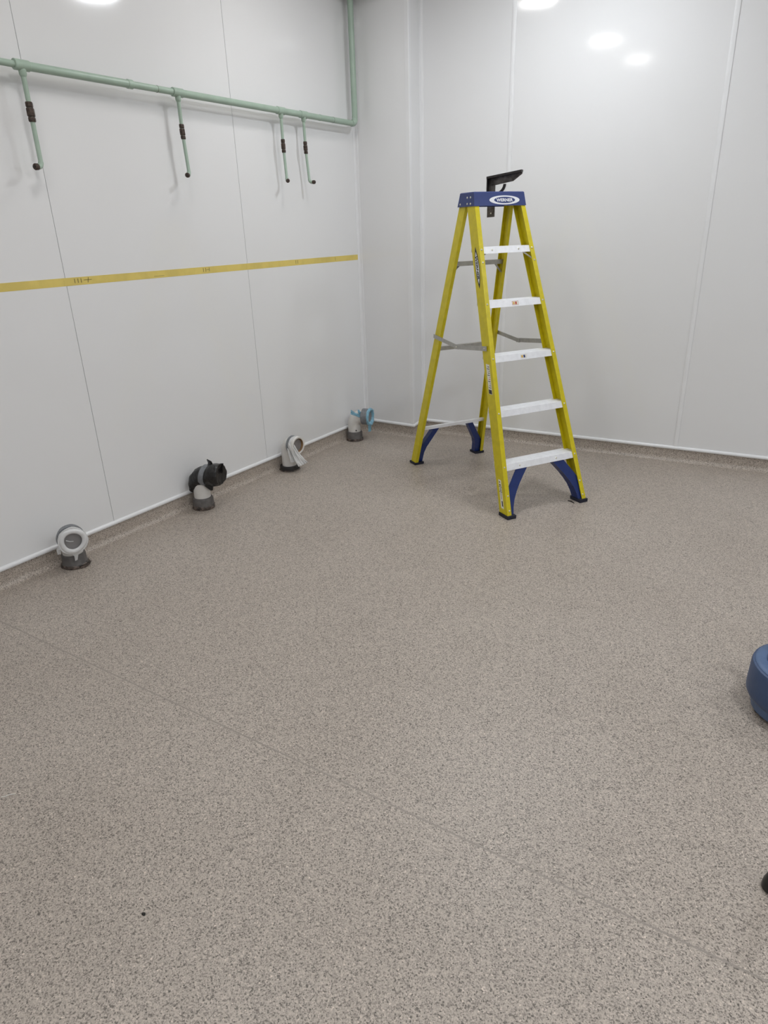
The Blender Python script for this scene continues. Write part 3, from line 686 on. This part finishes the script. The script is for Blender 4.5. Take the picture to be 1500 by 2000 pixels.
ribbon('film_tail', [(rc - 0.062, -0.030, zm + 0.020), (rc - 0.074, -0.046, zm + 0.044), (rc - 0.080, -0.050, zm + 0.064)], [0.024, 0.022, 0.012], (0.8, 0.4, 0.2), M_bluefilm, e4, 38, 0.003)
ribbon('film_tail', [(rc - 0.010, 0.004, zm - 0.058), (rc - 0.012, 0.004, zm - 0.090), (rc - 0.014, 0.006, zm - 0.122)], [0.036, 0.032, 0.026], (0.3, 1, 0), M_bluefilm, e4, 39, 0.003)
tube('bolt_head', [(0.030, -0.0395, 0.088), (0.034, -0.0435, 0.088)], 0.005, M_blk, e4, n=10)

# ------------------------------------------------------------------ blue drum at the right-hand edge
dr = tag(empty('blue_drum', (0.118, 2.275, 0.0)), 'blue drum-shaped plastic container cut off by the right edge of the picture', 'container')
lathe_z('body', [(0.110, 0.055), (0.135, 0.050), (0.152, 0.058), (0.160, 0.074), (0.160, 0.090), (0.158, 0.172), (0.155, 0.181), (0.149, 0.184)], M_drum, dr, n=48)
lathe_z('lid', [(0.1485, 0.181), (0.1485, 0.1855), (0.145, 0.189), (0.132, 0.191), (0.112, 0.192), (0.004, 0.192)], M_drum2, dr, n=48)
lathe_z('lid_dome', [(0.116, 0.190), (0.114, 0.195), (0.102, 0.200), (0.060, 0.203), (0.004, 0.204)], M_drum, dr, n=48)
tube('post', [(-0.098, 0.055, 0.186), (-0.135, 0.062, 0.40)], 0.014, M_blk, dr)
n = 24
rings = []
for k in range(9):
    a = math.radians(200 + k * 9); rings.append([(r_ * math.cos(a), r_ * math.sin(a), z) for r_, z in ((0.136, 0.018), (0.139, 0.018), (0.150, 0.064), (0.147, 0.064))])
loft('lower_skirt', rings, M_drum2, dr)
for a in (205, 255, 325, 85):
    cx, cy = 0.118 * math.cos(math.radians(a)), 0.118 * math.sin(math.radians(a))
    c = tube('castor', [(cx - 0.011, cy, 0.026), (cx - 0.009, cy, 0.026), (cx + 0.009, cy, 0.026), (cx + 0.011, cy, 0.026)], [0.022, 0.026, 0.026, 0.022], M_blk, dr, n=20)
    tube('castor_stem', [(cx, cy, 0.03), (cx, cy, 0.062)], 0.009, M_blk, c, n=10)

# black leg of a stand, mostly out of frame
sl_ = tag(empty('stand_leg', (0.126, 1.503, 0.0)), 'black rubber-footed leg at the right edge, nearest the camera', 'stand')
tube('leg', [(0.0, 0.0, 0.035), (0.05, 0.012, 0.16), (0.13, 0.03, 0.36)], [0.016, 0.015, 0.015], M_iron, sl_, n=14)
tube('rubber_foot', [(-0.004, 0, 0.0), (-0.004, 0, 0.004), (-0.002, 0, 0.020), (0.002, 0, 0.040), (0.010, 0.003, 0.062)], [0.020, 0.0255, 0.0265, 0.024, 0.018], M_blk, sl_, n=18)

# ------------------------------------------------------------------ bits lying on the floor
tag(tube('thread', [(-1.858, 0.640, 0.0015), (-1.850, 0.645, 0.0015), (-1.844, 0.658, 0.002), (-1.833, 0.668, 0.0015)], 0.0013, M_thread, None, n=6), 'short white thread lying on the floor by the left edge', 'thread')
tag(loft('grit', [[(-1.173 + 0.004 * r_ * math.cos(a) * 1.5, 0.619 + 0.004 * r_ * math.sin(a), z) for a in (0, 1.1, 2.0, 3.3, 4.2, 5.3)] for r_, z in ((1, 0), (1.1, 0.002), (0.6, 0.004))], M_grit), 'dark crumb of grit on the near floor', 'debris')
tag(tube('offcut', [(-1.182, 3.765, 0.002), (-1.160, 3.758, 0.003), (-1.135, 3.742, 0.002)], [0.002, 0.004, 0.002], M_grit, None, n=6), 'dark sliver of offcut beside the ladder foot', 'debris')
